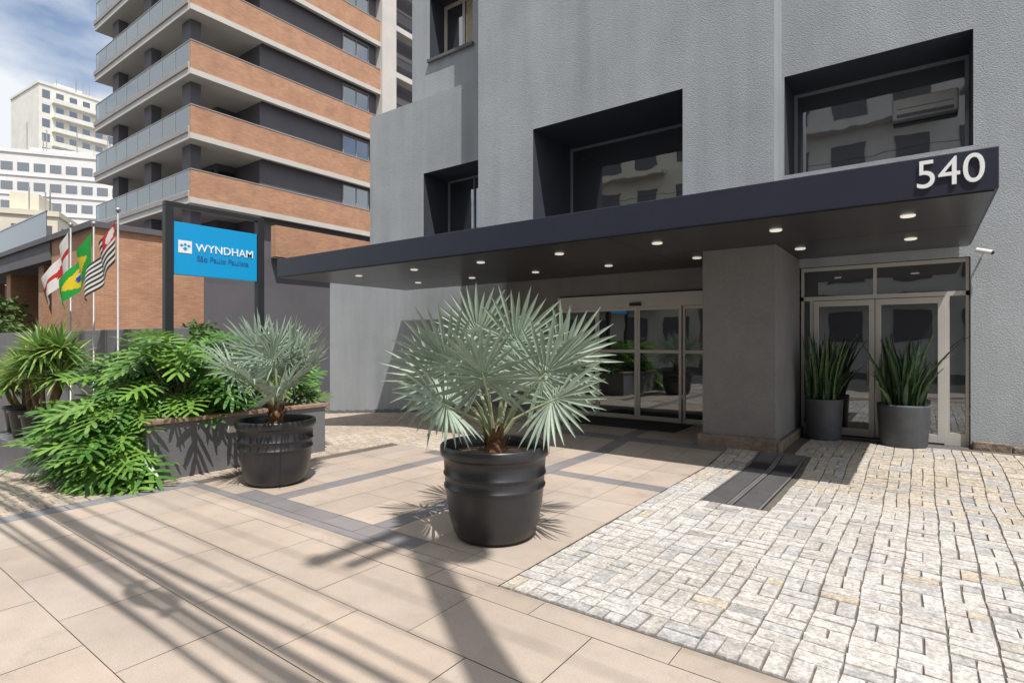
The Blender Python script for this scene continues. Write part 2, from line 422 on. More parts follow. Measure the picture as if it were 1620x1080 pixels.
def window(h,mull,parent,frm=M_aludark,pane=M_glass2,t=.05):
    a,b,c,d,y=h[:5]; f=MB(); y0=y-.06; y1=y-.012
    f.box(a+.001,b-.001,y0,y1,d-t,d-.001); f.box(a+.001,b-.001,y0,y1,c+.001,c+t)
    f.box(a+.001,a+t,y0,y1,c+t,d-t); f.box(b-t,b-.001,y0,y1,c+t,d-t)
    for m in mull: f.box(m-t/2,m+t/2,y0,y1,c+t,d-t)
    o=f.make("window",frm,parent,bevel=.004)
    p=MB(); p.quad((a,y-.03,c),(b,y-.03,c),(b,y-.03,d),(a,y-.03,d)); p.make("pane",pane,o)
    return o
w1=window(W1,[],hotel); window(W1b,[],hotel)
w2=window(W2,[],hotel); window(W3,[-9.6],hotel)
g=MB(); g.box(-.40,.44,10.86,11.04,5.16,5.50); ac=g.make("air_conditioner",M_acgrey,w2,bevel=.03)
g=MB(); g.box(-.34,.38,10.85,10.859,5.19,5.24); g.box(-.34,.38,10.852,10.859,5.32,5.326); g.make("vent",M_dgrey,ac)
wo=window(W4,[-10.0],hotel,M_cream,M_glass2,.09)
p=MB(); p.box(-10.76,-9.16,10.72,10.8,9.12,9.199); p.make("sill",M_dgrey,wo)
p=MB()
for k in range(9):
    x=-9.9+k*.07; p.quad((x,11.365,9.3),(x+.035,11.36,9.3),(x+.035,11.36,10.8),(x,11.365,10.8)); p.quad((x+.035,11.36,9.3),(x+.07,11.365,9.3),(x+.07,11.365,10.8),(x+.035,11.36,10.8))
p.make("curtain",M_curt,wo)

# sliding doors
d0=[-6.2,-5.31,-4.44,-3.57,-2.66]
f=MB(); f.box(-6.2,-2.66,10.02,10.19,2.28,2.53)
ent=f.make("entrance_door",M_alu,hotel,bevel=.006)
f=MB(); f.box(-6.2,-2.66,10.1,10.19,.1,.125); f.make("threshold",M_alu,ent)
s_=MB(); s_.box(-4.55,-4.33,9.97,10.02,2.3,2.36); s_.make("motion_sensor",M_black,ent)
for k in range(4):
    a,b=d0[k],d0[k+1]; yy=10.12 if k in(1,2) else 10.16
    f=MB(); t=.055
    f.box(a+.004,a+t,yy-.03,yy,.126,2.279); f.box(b-t,b-.004,yy-.03,yy,.126,2.279)
    f.box(a+t,b-t,yy-.03,yy,.126,.2); f.box(a+t,b-t,yy-.03,yy,2.22,2.279); f.box(a+t,b-t,yy-.03,yy,1.40,1.46)
    o=f.make("door_leaf",M_alu,ent,bevel=.003)
    p=MB(); p.quad((a,yy-.012,.13),(b,yy-.012,.13),(b,yy-.012,2.27),(a,yy-.012,2.27)); p.make("pane",M_glass,o)
f=MB(); Y0,Y1=10.24,10.3
f.box(-1.62,.53,Y0,Y1,2.76,2.815); f.box(-1.62,.53,Y0,Y1,2.28,2.345)
f.box(-1.62,-1.58,Y0,Y1,.12,2.76); f.box(.49,.53,Y0,Y1,.12,2.76)
f.box(-.62,-.575,Y0,Y1,2.345,2.76); f.box(-1.49,-1.44,Y0,Y1,.12,2.28); f.box(.25,.31,Y0,Y1,.12,2.28)
f.box(-1.58,-1.49,Y0,Y1,.12,.3); f.box(.31,.49,Y0,Y1,.12,.3)
ent2=f.make("side_entrance_door",M_alu,hotel)
p=MB(); p.quad((-1.6,10.285,.12),(.52,10.285,.12),(.52,10.285,2.8),(-1.6,10.285,2.8)); p.make("transom_glass",M_glass,ent2)
for (a,b,hx) in ((-1.437,-.602,-.69),(-.592,.247,-.53)):
    f=MB(); t=.075; ya,yb=10.225,10.265
    f.box(a,a+t,ya,yb,.14,2.27); f.box(b-t,b,ya,yb,.14,2.27); f.box(a+t,b-t,ya,yb,.14,.26); f.box(a+t,b-t,ya,yb,2.18,2.27)
    o=f.make("door_leaf",M_alu,ent2,bevel=.004)
    p=MB(); p.quad((a+.01,10.25,.2),(b-.01,10.25,.2),(b-.01,10.25,2.25),(a+.01,10.25,2.25)); p.make("pane",M_glass,o)
    h_=MB(); h_.tube([(hx,10.17,.95),(hx,10.17,1.35)],.012); h_.box(hx-.008,hx+.008,10.17,10.225,1.0,1.016); h_.box(hx-.008,hx+.008,10.17,10.225,1.28,1.296); h_.make("handle",M_steel,o)

# canopy
g=MB(); g.box(-10.93,.54,6.5,10.09,2.97,3.345,0)
canopy=g.make("canopy",M_canopy,hotel,bevel=.008)
g=MB()
for (x0,x1) in ((-10.9,-7.1),(-7.09,-3.3),(-3.29,.51)):
    g.box(x0,x1,6.53,8.3,2.955,2.969); g.box(x0,x1,8.31,10.08,2.955,2.969)
g.make("soffit_panel",M_soffit,canopy)
def lampmesh(x,y):
    q=MB(); q.lathe(x,y,2.938,[(.001,.004),(.05,.004),(.062,0),(.07,.010),(.07,.017)],24); return q
l0=lampmesh(-.13,7.25).make("downlight",M_lamp,canopy,smooth=True)
for yy in (7.25,8.9):
    for xx in (-.13,-1.42,-2.9,-4.45,-6.0,-7.6,-9.2):
        if (xx,yy)==(-.13,7.25): continue
        dup(l0,(xx+.13,yy-7.25,0),canopy)
def text(s,size,loc,rot,mat,name,parent,ext=.008,sx=1,bold=0):
    c=bpy.data.curves.new(name,'FONT'); c.body=s; c.size=size; c.extrude=ext; c.align_x='CENTER'; c.align_y='CENTER'; c.offset=bold
    t=bpy.data.objects.new("tmp",c); COL.objects.link(t); bpy.context.view_layer.update()
    me=bpy.data.meshes.new_from_object(t.evaluated_get(bpy.context.evaluated_depsgraph_get())); bpy.data.objects.remove(t)
    me.materials.clear(); me.materials.append(mat)
    me.transform(Matrix.Diagonal((sx,1,1,1)))
    o=bpy.data.objects.new(name,me); COL.objects.link(o); o.rotation_euler=rot; place(o,parent,Vector(loc)); return o
text("540",.37,(.195,6.49,3.165),(math.radians(90),0,0),M_signwhite,"house_number",canopy,.01,.93,0)

e=empty("security_camera",(.62,10.1,2.8),"small white security camera bracketed to grey wall","camera")
g=MB(); g.tube([(.66,10.165,2.80),(.66,10.10,2.80),(.68,10.06,2.84)],.014); g.make("bracket",M_white,e)
g=MB(); g.tube([(.60,10.08,2.89),(.76,10.0,2.83)],.034,14); g.make("housing",M_white,e)
g=MB(); g.tube([(.76,10.0,2.83),(.772,9.994,2.826)],.026,14); g.make("lens",M_black,e)

g=MB(); g.box(-5.4,-3.3,8.95,9.95,.121,.135); tag(g.make("door_mat",M_mat),"black entrance mat before the sliding doors","door mat")

# ------------------------------------------------------------------ pots and palms
def pot(parent,cx,cy,z,s):
    g=MB()
    pr=[(0,.0),(.28,.0),(.315,.015),(.345,.06),(.375,.16),(.40,.30),(.412,.42),(.414,.425),(.425,.43),(.425,.441),(.415,.447),(.418,.52),(.420,.525),(.430,.53),(.430,.541),(.421,.547),(.428,.66),(.437,.68),(.452,.685),(.458,.70),(.458,.755),(.45,.768),(.43,.77),(.415,.76),(.41,.70),(.40,.60)]
    g.lathe(cx,cy,z,[(a*s,b*s) for a,b in pr],64)
    g.make("planter_pot",M_pot,parent,smooth=True)
    g=MB(); g.lathe(cx,cy,z,[(.0,.69*s),(.2*s,.70*s),(.41*s,.67*s)],30); g.make("soil",M_soil,parent,smooth=True)
def fan(mb,hub,a,n,Rr,nseg,spread,rn,cup=.12,droop=.03):
    s=n.cross(a).normalized(); dth=spread/nseg
    for i in range(nseg):
        th=-spread/2+(i+.5)*dth+rn.uniform(-.03,.03)
        ct=math.cos(th)
        d=(a*ct+s*math.sin(th)+n*(cup+rn.uniform(-.11,.11))).normalized()
        Ln=Rr*(.84+.16*math.cos(th*.5))*rn.uniform(.84,1.12)
        tang=(-a*math.sin(th)+s*ct)
        dr=droop*rn.uniform(.2,2.5) if rn.random()>.05 else .3
        h0=hub+a*Rr*.14*max(0,ct)
        prev=None
        for (t,wf) in ((.02,0),(.2,1),(.4,1.0),(.64,.80),(.84,.44),(1.0,0)):
            p=h0+d*Ln*t+Vector((0,0,-1))*dr*Ln*t*t*t
            hw=min(t*Ln*math.tan(dth/2)*1.0,.0215*Rr/.5)*(wf if wf else 0)
            if t<.1: hw=t*Ln*math.tan(dth/2)
            if t==1.0: hw=.0006
            fo=hw*.7
            cur=[p+tang*hw+n*fo,p,p-tang*hw+n*fo]
            if prev:
                mb.quad(prev[0],cur[0],cur[1],prev[1]); mb.quad(prev[1],cur[1],cur[2],prev[2])
            prev=cur
RT=Vector((.805,.593,0)); TW=Vector((.5935,-.805,0)); UP=Vector((0,0,1))
def fanpalm(name,cx,cy,z,s,leaves,Rr,label,seed,nseg=32,trunkh=.14):
    rn=random.Random(seed)
    e=empty(name,(cx,cy,z),label,"potted palm","potted fan palms on the forecourt")
    pot(e,cx,cy,z,s)
    top=Vector((cx,cy,z+.70*s+trunkh))
    g=MB(); g.tube([(cx,cy,z+.6*s),(cx+.01,cy,z+.7*s+trunkh*.6),(cx,cy,top.z)],[.085,.07,.045],12)
    for k in range(34):
        an=k*2.4; zz=z+.66*s+trunkh*rn.random()*1.1; r0=.06
        p0=Vector((cx+r0*math.cos(an),cy+r0*math.sin(an),zz)); o=Vector((math.cos(an),math.sin(an),0))
        tw=Vector((-math.sin(an),math.cos(an),0)); l=rn.uniform(.07,.16)
        g.quad(p0+tw*.03,p0-tw*.03,p0+o*l*.5+Vector((0,0,l))-tw*.012,p0+o*l*.5+Vector((0,0,l))+tw*.012)
    g.make("trunk",M_fibre,e)
    lf=MB(); st=MB()
    for (hr,hu,ht,nr,nu,ntw,sc) in leaves:
        off=RT*hr+UP*hu+TW*ht
        hub=top+off
        a=(off.normalized()+UP*-.05).normalized()
        n=(RT*nr+UP*nu+TW*ntw); n=(n-a*n.dot(a)).normalized()
        st.tube([top-Vector((0,0,.12)),top+off*.35+UP*.03,top+off*.7+UP*.02,hub,hub+a*Rr*.12],[.024,.016,.013,.010,.004],6)
        fan(lf,hub,a,n,Rr*sc,nseg,math.radians(rn.uniform(290,325)),rn)
    lf.make("crown",M_palm,e); st.make("leaf_stalk",M_palm2,e)
lv=[(-.08,.48,.26,-.15,.45,.9,1.0),(.38,.48,.14,.25,.35,.85,1.05),(-.34,.54,.10,-.45,.3,.8,1.05),(.16,.72,.05,.15,.1,1,1.0),
    (-.14,.78,-.10,-.1,.05,1,.92),(.54,.60,-.10,.4,.2,.8,1.0),(-.46,.42,-.12,-.5,.4,.7,.98),
    (.46,.30,.20,.4,.6,.6,.92),(-.38,.26,.22,-.4,.65,.55,.88),(.25,.60,-.42,.2,.5,-.7,1.0),(-.25,.55,-.45,-.2,.5,-.7,1.0)]
fanpalm("potted_palm",-2.90,3.69,0,1.0,lv,.50,"silver-green fan palm in a round black ribbed pot",3,nseg=31)
lv2=[]; rn0=random.Random(11)
for i in range(14):
    az=math.radians(i*137.5); el=math.radians([70,30,50,15,62,38,22,84,45][i%9]); L_=rn0.uniform(.40,.52)
    d=(RT*math.cos(az)*math.cos(el)+TW*math.sin(az)*math.cos(el)+UP*math.sin(el))
    nn=(-(RT*math.cos(az)+TW*math.sin(az))*math.sin(el)*.6+UP*.6+TW*(.45 if math.sin(az)>-.3 else -.3))
    lv2.append((d.dot(RT)*L_,d.z*L_+.12,d.dot(TW)*L_,nn.dot(RT),nn.z,nn.dot(TW),rn0.uniform(.9,1.1)))
fanpalm("potted_palm",-6.02,3.57,0,.95,lv2,.46,"smaller silvery fan palm in black pot beside the planter",5,nseg=29,trunkh=.22)

def snake(cx,cy,z,r,h,label,seed):
    rn=random.Random(seed); e=empty("potted_snake_plant",(cx,cy,z),label,"potted plant","potted snake plants by the side door")
    g=MB(); g.lathe(cx,cy,z,[(0,0),(r*.84,0),(r*.87,.02),(r*.98,h-.03),(r,h),(r*.93,h),(r*.92,h-.05)],40); g.make("planter_pot",M_potg,e,smooth=True)
    g=MB(); g.lathe(cx,cy,z,[(0,h-.05),(r*.93,h-.06)],24); g.make("soil",M_soil,e)
    g=MB()
    for k in range(70):
        a=rn.uniform(0,6.28); rr=r*.75*math.sqrt(rn.random()); p=Vector((cx+rr*math.cos(a),cy+rr*math.sin(a),z+h-.06))
        H=rn.uniform(.3,1.12); lean=Vector((math.cos(a),math.sin(a),0))*rn.uniform(.02,.45)*(.5+rr/r)+Vector((rn.uniform(-.15,.15),rn.uniform(-.15,0),0))
        if lean.y>0: lean.y*=.15
        if cx<-1 and lean.x<0: lean.x*=.25
        tw=rn.uniform(0,3.14); mt=0 if rn.random()<.72 else 1; prev=None; bend=rn.uniform(1.3,2.4)
        for i in range(9):
            t=i/8; c=p+lean*(t**bend)*H+Vector((0,0,H*(t-.18*lean.length*t*t*t))); an=tw+t*rn.uniform(.2,.9)
            w_=.022*(.7+.7*math.sin(min(1,t*1.1+.15)*math.pi*.62))*(1-t**3)+.001
            v=Vector((math.cos(an),math.sin(an),0)); nn=Vector((-v.y,v.x,0))
            cur=[c+v*w_+nn*.010,c,c-v*w_+nn*.010]
            if prev: g.quad(prev[0],cur[0],cur[1],prev[1],mt); g.quad(prev[1],cur[1],cur[2],prev[2],mt)
            prev=cur
    g.make("leaves",[M_sans,M_sans2],e)
snake(-1.24,9.82,.12,.27,.62,"tall snake plant in a dark grey pot by pillar",1)
snake(-.23,9.84,.12,.33,.60,"snake plant in a slate grey pot before glass door",2)

# ------------------------------------------------------------------ planter, philodendron, sign
g=MB(); g.box(-8.9,-7.12,2.64,2.76,0,.66); g.box(-7.24,-7.12,2.761,5.0,0,.66); g.box(-8.9,-7.241,4.88,5.0,-.1,.66); g.box(-8.9,-8.78,2.761,4.88,-.1,.66)
pl=g.make("planter_wall",M_mgrey,None,bevel=.008); tag(pl,"grey rendered planter bed with brown brick coping","planter")
g=MB(); g.box(-8.95,-7.09,2.61,2.79,.661,.71); g.box(-7.27,-7.09,2.791,5.03,.661,.71); g.make("coping",M_coping,pl,bevel=.006)
g=MB(); g.quad((-8.85,2.7,.6),(-7.2,2.7,.6),(-7.2,4.95,.6),(-8.85,4.95,.6)); g.make("soil",M_soil,pl)
g=MB(); g.box(-7.119,-7.10,3.56,3.66,.46,.54); g.make("power_socket",M_white,pl,bevel=.004)

def phleaf(mb,base,a,n,Ln,rn,m):
    s=n.cross(a).normalized(); K=7
    rib=lambda t: base+a*Ln*t+Vector((0,0,-1))*Ln*.22*t*t
    prev=None
    for i in range(7):
        t=i/6; wv=Ln*.10*math.sin(math.pi*(.12+.80*t)); c=rib(t)
        cur=[c+s*wv+n*wv*.3,c,c-s*wv+n*wv*.3]
        if prev: mb.quad(prev[0],cur[0],cur[1],prev[1],m); mb.quad(prev[1],cur[1],cur[2],prev[2],m)
        prev=cur
    for sg in (-1,1):
        for k in range(K):
            t=.02+.9*k/(K-1); ang=math.radians(115-88*(k/(K-1)))+rn.uniform(-.06,.06)
            d=(a*math.cos(ang)+s*sg*math.sin(ang)+n*.18).normalized(); pd=(a*math.sin(ang)-s*sg*math.cos(ang))
            l=Ln*(.30+.30*math.sin(math.pi*(.2+.66*k/(K-1)))); b0=rib(t)
            pr=None
            for (u,w2) in ((.05,.034),(.4,.050),(.75,.048),(.93,.027),(1,.003)):
                c=b0+d*l*u+Vector((0,0,-1))*l*.25*u*u; hw=Ln*w2
                cu=[c+pd*hw,c-pd*hw]
                if pr: mb.quad(pr[0],cu[0],cu[1],pr[1],m)
                pr=cu
def phil(blobs,core,label,seed):
    rn=random.Random(seed); e=empty("philodendron_bush",core,label,"plant")
    lf=MB(); st=MB()
    for (c,rx,ry,rz,nn,dn) in blobs:
        c=Vector(c)
        for i in range(nn):
            u=rn.uniform(-.35,1); th=rn.uniform(0,6.283); q=math.sqrt(max(0,1-u*u)); k=rn.uniform(.55,1.04)
            dv=Vector((q*math.cos(th),q*math.sin(th),u)); p=c+Vector((dv.x*rx*k,dv.y*ry*k,dv.z*rz*k))
            h=Vector((dv.x,dv.y,0)); h=h.normalized() if h.length>.05 else Vector((0,-1,0))
            h=(h+Vector((rn.uniform(-.5,.5),rn.uniform(-.5,.5),0))).normalized()
            til=rn.uniform(-.7,.55)-dn
            a=(h+Vector((0,0,til))).normalized(); n=(Vector((0,0,1))-a*a.z).normalized() if abs(a.z)<.97 else h
            n=(n+Vector((rn.uniform(-.35,.35),rn.uniform(-.35,.35),0))+TW*.35); n=(n-a*n.dot(a)).normalized()
            phleaf(lf,p,a,n,rn.uniform(.25,.50),rn,0 if rn.random()<.55 else 1)
            root=c+Vector((rn.uniform(-.2,.2),rn.uniform(-.2,.2),-rz*.6)); st.tube([root,(root+p)/2+Vector((0,0,.08)),p],.008,5,cap=False)
    lf.make("leaves",[M_phil,M_phil2],e); st.make("leaf_stalk",M_palm2,e)
phil([((-7.8,3.3,.98),.60,.62,.78,115,0),((-8.35,3.1,1.0),.55,.5,.66,80,0),((-7.75,4.3,1.0),.42,.6,.70,75,0),
      ((-7.8,2.6,.65),.5,.30,.5,85,.45),((-7.5,2.42,.28),.35,.24,.38,70,.45),((-8.2,2.5,.50),.5,.32,.45,75,.3),((-8.7,2.6,.45),.45,.35,.45,50,.2)],(-7.9,3.2,.6),
     "bushy split-leaf philodendron spilling over the grey planter",4)

# sign
e=empty("hotel_sign",(-7.9,3.8,.6),"blue rectangular hotel sign in a black post frame","sign")
g=MB(); g.box(-7.95,-7.85,3.13,3.23,.5,3.38); f1=g.make("post",M_black,e,bevel=.005)
dup(f1,(0,1.24,0),e)
g=MB(); g.box(-7.945,-7.855,3.13,4.47,3.381,3.44); g.make("crossbar",M_black,e,bevel=.005)
g=MB(); g.box(-7.93,-7.87,3.236,4.365,2.50,3.19); g.make("panel",M_blue,e,bevel=.004)
rt=(math.radians(90),0,math.radians(90))
text("WYNDHAM",.15,(-7.866,3.91,2.875),rt,M_signwhite,"lettering",e,.003,1.0,.001)
text("São Paulo Paulista",.105,(-7.866,3.88,2.735),rt,M_signgrey,"small_lettering",e,.002,.95)
g=MB(); g.quad((-7.866,3.29,2.79),(-7.866,3.46,2.79),(-7.866,3.46,2.955),(-7.866,3.29,2.955))
lg=g.make("logo",M_signwhite,e)
g=MB(); cy=3.375; x=-7.864
def dia(y,z,r): g.quad((x,y,z-r),(x,y+r*1.1,z),(x,y,z+r),(x,y-r*1.1,z))
for (dy,dz,r) in ((-.045,.015,.022),(0,.03,.022),(.045,.015,.022),(0,-.025,.028)): dia(cy+dy,2.872+dz,r)
g.make("emblem",M_blue,lg)

# ------------------------------------------------------------------ flags
def flag(kind,px,label,topz,seed,wd,dr):
    rn=random.Random(seed); py=3.35
    e=empty("flagpole",(px,py,gz(px,py)),label,"flag","flags on poles by the boundary wall")
    g=MB(); g.tube([(px,py,gz(px,py)),(px,py,topz)],.015,10)
    g.lathe(px,py,topz,[(.0,.07),(.03,.055),(.04,.03),(.03,.005),(.02,0)],12)
    g.make("pole",M_steel,e,smooth=True)
    NU,NV=36,26; g=MB(); W,H=1.0,.68
    pts=[]
    for i in range(NU+1):
        for j in range(NV+1):
            u=i/NU; v=j/NV
            fold=math.sin(u*9+seed+v*2.0)*.07*u**.6+math.sin(u*17+seed*2+v)*.025*u
            ang=math.radians(dr)
            lx=-u*W*math.cos(ang)*wd; lz=-u*W*math.sin(ang)-v*H*(1-.18*u)
            pts.append((px-.02+lx-v*u*.06,py-.03+fold*1.2-.12*u,topz-.10+lz+fold*.3))
    g.v=pts
    def mi(u,v):
        if kind=='br':
            a=abs(u-.5)/.42+abs(v-.5)/.40
            if (u-.5)**2*2.05+(v-.5)**2<.2**2: return 1 if abs(v-.42-(u-.5)**2*.8)<.028 else 4
            return 3 if a<1 else 2
        if kind=='sp':
            if u<.40 and v<.38: return 1 if (u-.2)**2*2+(v-.19)**2<.15**2 else 0
            return 5 if int(v*13)%2==0 else 1
        if abs(v-.5)<.07 or abs(u-.4)<.05: return 0
        if (u-.4)**2*2+(v-.5)**2<.24**2: return 0
        return 1
    for i in range(NU):
        for j in range(NV):
            a=i*(NV+1)+j; g.f.append((a,a+1,a+NV+2,a+NV+1)); g.m.append(mi((i+.5)/NU,(j+.5)/NV))
    g.make("flag",[M_fr,M_fw,M_fg,M_fy,M_fb,M_fk],e,smooth=True)
flag('sp',-10.1,"black and white striped flag with red canton on pole",3.64,1,1.0,46)
flag('br',-11.15,"green and yellow national flag hanging from steel pole",3.56,2,1.45,48)
flag('city',-12.3,"white flag with red cross hanging on a pole",3.68,3,1.3,52)

# ------------------------------------------------------------------ yuccas and boxes
g=MB(); g.box(-11.6,-9.55,2.1,3.1,-.4,.22); o=g.make("planter_box",M_mgrey,bevel=.01); tag(o,"low grey rendered box carrying yucca pots","planter","planter boxes along the wall")
g=MB(); g.box(-9.5,-9.0,2.2,3.0,-.3,.12); o=g.make("planter_box",M_mgrey,bevel=.01); tag(o,"small grey rendered box beside the yuccas","planter","planter boxes along the wall")
def yucca(cx,cy,z,heads,label,seed):
    rn=random.Random(seed); e=empty("potted_yucca",(cx,cy,z),label,"potted plant","yuccas in dark pots")
    g=MB(); g.lathe(cx,cy,z,[(0,0),(.19,0),(.20,.02),(.25,.36),(.27,.36),(.27,.40),(.24,.40),(.235,.34)],28); g.make("planter_pot",M_pot,e,smooth=True)
    g=MB(); g.lathe(cx,cy,z,[(0,.35),(.24,.34)],20); g.make("soil",M_soil,e)
    t=MB(); lf=MB()
    for (dx,dy,dz,Ln,nn) in heads:
        hp=Vector((cx+dx,cy+dy,z+dz)); b=Vector((cx+dx*.15,cy+dy*.15,z+.3))
        t.tube([b,(b+hp)/2+Vector((dx*.1,dy*.1,-.03)),hp],[.035,.03,.028],8)
        for k in range(nn):
            u=rn.uniform(-.45,1); th=k*2.39996; q=math.sqrt(max(0,1-u*u)); d=Vector((q*math.cos(th),q*math.sin(th),u))
            s=d.cross(Vector((0,0,1))); s=s.normalized() if s.length>.01 else Vector((1,0,0)); n=s.cross(d)
            l=Ln*rn.uniform(.75,1.1); prev=None; dr=rn.uniform(.05,.4); m=0 if rn.random()<.62 else 1
            for (tt,ww) in ((.02,.6),(.3,1),(.6,.9),(.85,.5),(1,.03)):
                p=hp+d*l*tt+Vector((0,0,-dr*l*tt*tt*(1-abs(u)*.5))); hw=.019*ww
                cur=[p+s*hw+n*hw*.4,p,p-s*hw+n*hw*.4]
                if prev: lf.quad(prev[0],cur[0],cur[1],prev[1],m); lf.quad(prev[1],cur[1],cur[2],prev[2],m)
                prev=cur
    t.make("trunk",M_stem,e,smooth=True); lf.make("leaves",[M_yuc,M_yuc2],e)
yucca(-9.85,2.38,.22,[(.1,-.05,1.25,.50,120),(-.28,-.1,1.0,.48,110),(.3,.1,.9,.46,100),(-.1,.3,1.15,.46,90),(.35,.1,1.3,.44,80)],"branching yucca with spiky green rosettes in dark pot",1)
yucca(-10.65,2.42,.22,[(.0,-.05,.95,.48,110),(-.3,.1,1.15,.48,100),(.25,.1,1.30,.46,90)],"bushy yucca in dark pot against the grey wall",2)
yucca(-11.35,2.5,.22,[(.0,0,.95,.48,110),(-.2,-.2,.7,.46,90),(.2,-.2,.75,.44,80)],"low yucca in dark pot against the grey wall",6)

g=MB(); g.box(-34,-8.95,3.7,3.9,-1,1.83); o=g.make("boundary_wall",M_mgrey,bevel=.01); tag(o,"plain grey boundary wall behind the plants","wall")
g=MB(); g.box(-22.8,-22.4,10.3,40,-1,3.9); o=g.make("driveway_wall",M_dgrey); tag(o,"tall plain dark grey wall along the driveway","wall")

# ------------------------------------------------------------------ apartment tower
tower=empty("apartment_tower",(-34,18,-.7),"brick-banded apartment tower with glass balconies and grey walls","apartment building")
g=MB(); g.box(-45,-31.2,15.0,30,-1,29); g.box(-31.2,-28.75,16.1,24,-1,29); g.make("wall",M_dgrey,tower)
FH=3.1; tops=[9.9+FH*k for k in range(6)]
for zt in tops:
    g=MB(); g.box(-28.45,-28.3,12.4,24.0,zt-1.35,zt,0); b=g.make("brick_parapet",M_brick,tower)
    g=MB(); g.box(-28.47,-28.28,12.38,24.0,zt+.001,zt+.05); g.make("coping",M_slab,b)
    g=MB()
    g.box(-28.5,-28.26,12.36,24.0,zt-1.62,zt-1.351)
    g.box(-41,-28.5,12.36,14.99,zt-1.62,zt-1.36); g.box(-31.19,-28.5,14.991,16.09,zt-1.62,zt-1.36)
    g.box(-41,-28.46,12.36,12.6,zt-1.355,zt-1.0)
    g.make("balcony_slab",M_soff_w,tower)
    g=MB(); g.box(-41,-28.46,12.30,12.355,zt-1.30,zt-1.05); g.make("slab_edge",M_slab,tower)
    g=MB(); g.box(-40.9,-28.47,12.42,12.44,zt-.99,zt+.02); g.box(-41,-40.98,12.45,14.9,zt-.99,zt+.02); bl=g.make("balustrade",M_balglass,tower)
    g=MB()
    for k in range(9): g.box(-40.9+k*1.55,-40.86+k*1.55,12.40,12.419,zt-.99,zt+.02)
    g.box(-40.9,-28.47,12.40,12.45,zt+.021,zt+.06)
    g.make("railing",M_steel,bl)
    z0=zt+.15
    for (ya,yb) in ((21.4,23.4),):
        g=MB(); t=.05
        g.box(-28.749,-28.70,ya,yb,z0,z0+t); g.box(-28.749,-28.70,ya,yb,z0+1.2,z0+1.25)
        for yy in (ya,(ya+yb)/2,yb-t): g.box(-28.749,-28.69,yy,yy+t,z0+t,z0+1.2)
        o=g.make("window",M_slab,tower)
        g=MB(); g.quad((-28.72,ya,z0),(-28.72,yb,z0),(-28.72,yb,z0+1.25),(-28.72,ya,z0+1.25)); g.make("pane",M_glass2,o)
    for k in range(4):
        x0=-40.8+k*2.35
        g=MB(); g.box(x0,x0+.06,14.93,14.98,zt-1.35,zt+1.1); g.box(x0+2.2,x0+2.26,14.93,14.98,zt-1.35,zt+1.1); g.box(x0,x0+2.26,14.93,14.98,zt+1.101,zt+1.16); g.box(x0+1.1,x0+1.15,14.93,14.98,zt-1.35,zt+1.1)
        o=g.make("balcony_door",M_black,tower)
        g=MB(); g.quad((x0,14.96,zt-1.35),(x0+2.2,14.96,zt-1.35),(x0+2.2,14.96,zt+1.1),(x0,14.96,zt+1.1)); g.make("pane",M_glass2,o)
    g=MB(); g.box(-31.19,-31.12,15.1,16.0,zt-1.35,zt+1.1); o=g.make("terrace_door",M_black,tower)
for x in (-29.6,-34.2,-38.8):
    for zt in tops+[6.8]:
        g=MB(); g.box(x-.45,x+.45,12.75,13.25,zt-1.35,zt+1.47); g.make("column",M_dgrey,tower)
g=MB(); g.box(-28.9,-28.1,24.01,25.2,-1,29); g.box(-28.9,-28.1,30.5,31.5,-1,29); g.make("concrete_frame",M_soff_w,tower)
for k in range(9):
    zt=4+FH*k
    g=MB(); g.box(-28.9,-28.15,25.21,30.49,zt-.35,zt); o=g.make("rear_balcony",M_soff_w,tower)
    g=MB(); g.box(-28.25,-28.2,25.21,30.49,zt+1.0,zt+1.06)
    for j in range(9): g.box(-28.24,-28.21,25.21,30.49,zt+.1+j*.1,zt+.125+j*.1)
    g.make("railing",M_black,o)
g=MB(); g.box(-31,-29.6,24.01,31,-1,29); g.make("rear_wall",M_dgrey,tower)
g=MB(); g.box(-27.0,-22.4,6.76,10.29,1.4,5.45); g.box(-25.4,-25.0,14.8,30,5.7,7.2)
g.make("brick_podium",M_brick,tower)
g=MB(); g.box(-50,-22.3,6.6,10.2,5.451,5.65); g.box(-50,-27.01,6.7,7.0,4.75,5.45); g.box(-30,-25.5,10.3,30,-1,5.69); g.box(-50,-27.01,10.0,12,-1,5.4)
g.make("podium_wall",M_dgrey,tower)
g=MB(); g.box(-50,-27.1,6.62,6.64,5.66,6.6); g.box(-50,-27.1,6.6,6.66,6.601,6.65); g.make("balustrade",M_balglass,tower)
for x in (-29,-34,-40):
    g=MB(); g.box(x-.7,x,7.0,8.0,-1,4.75); g.make("column",M_brick,tower)

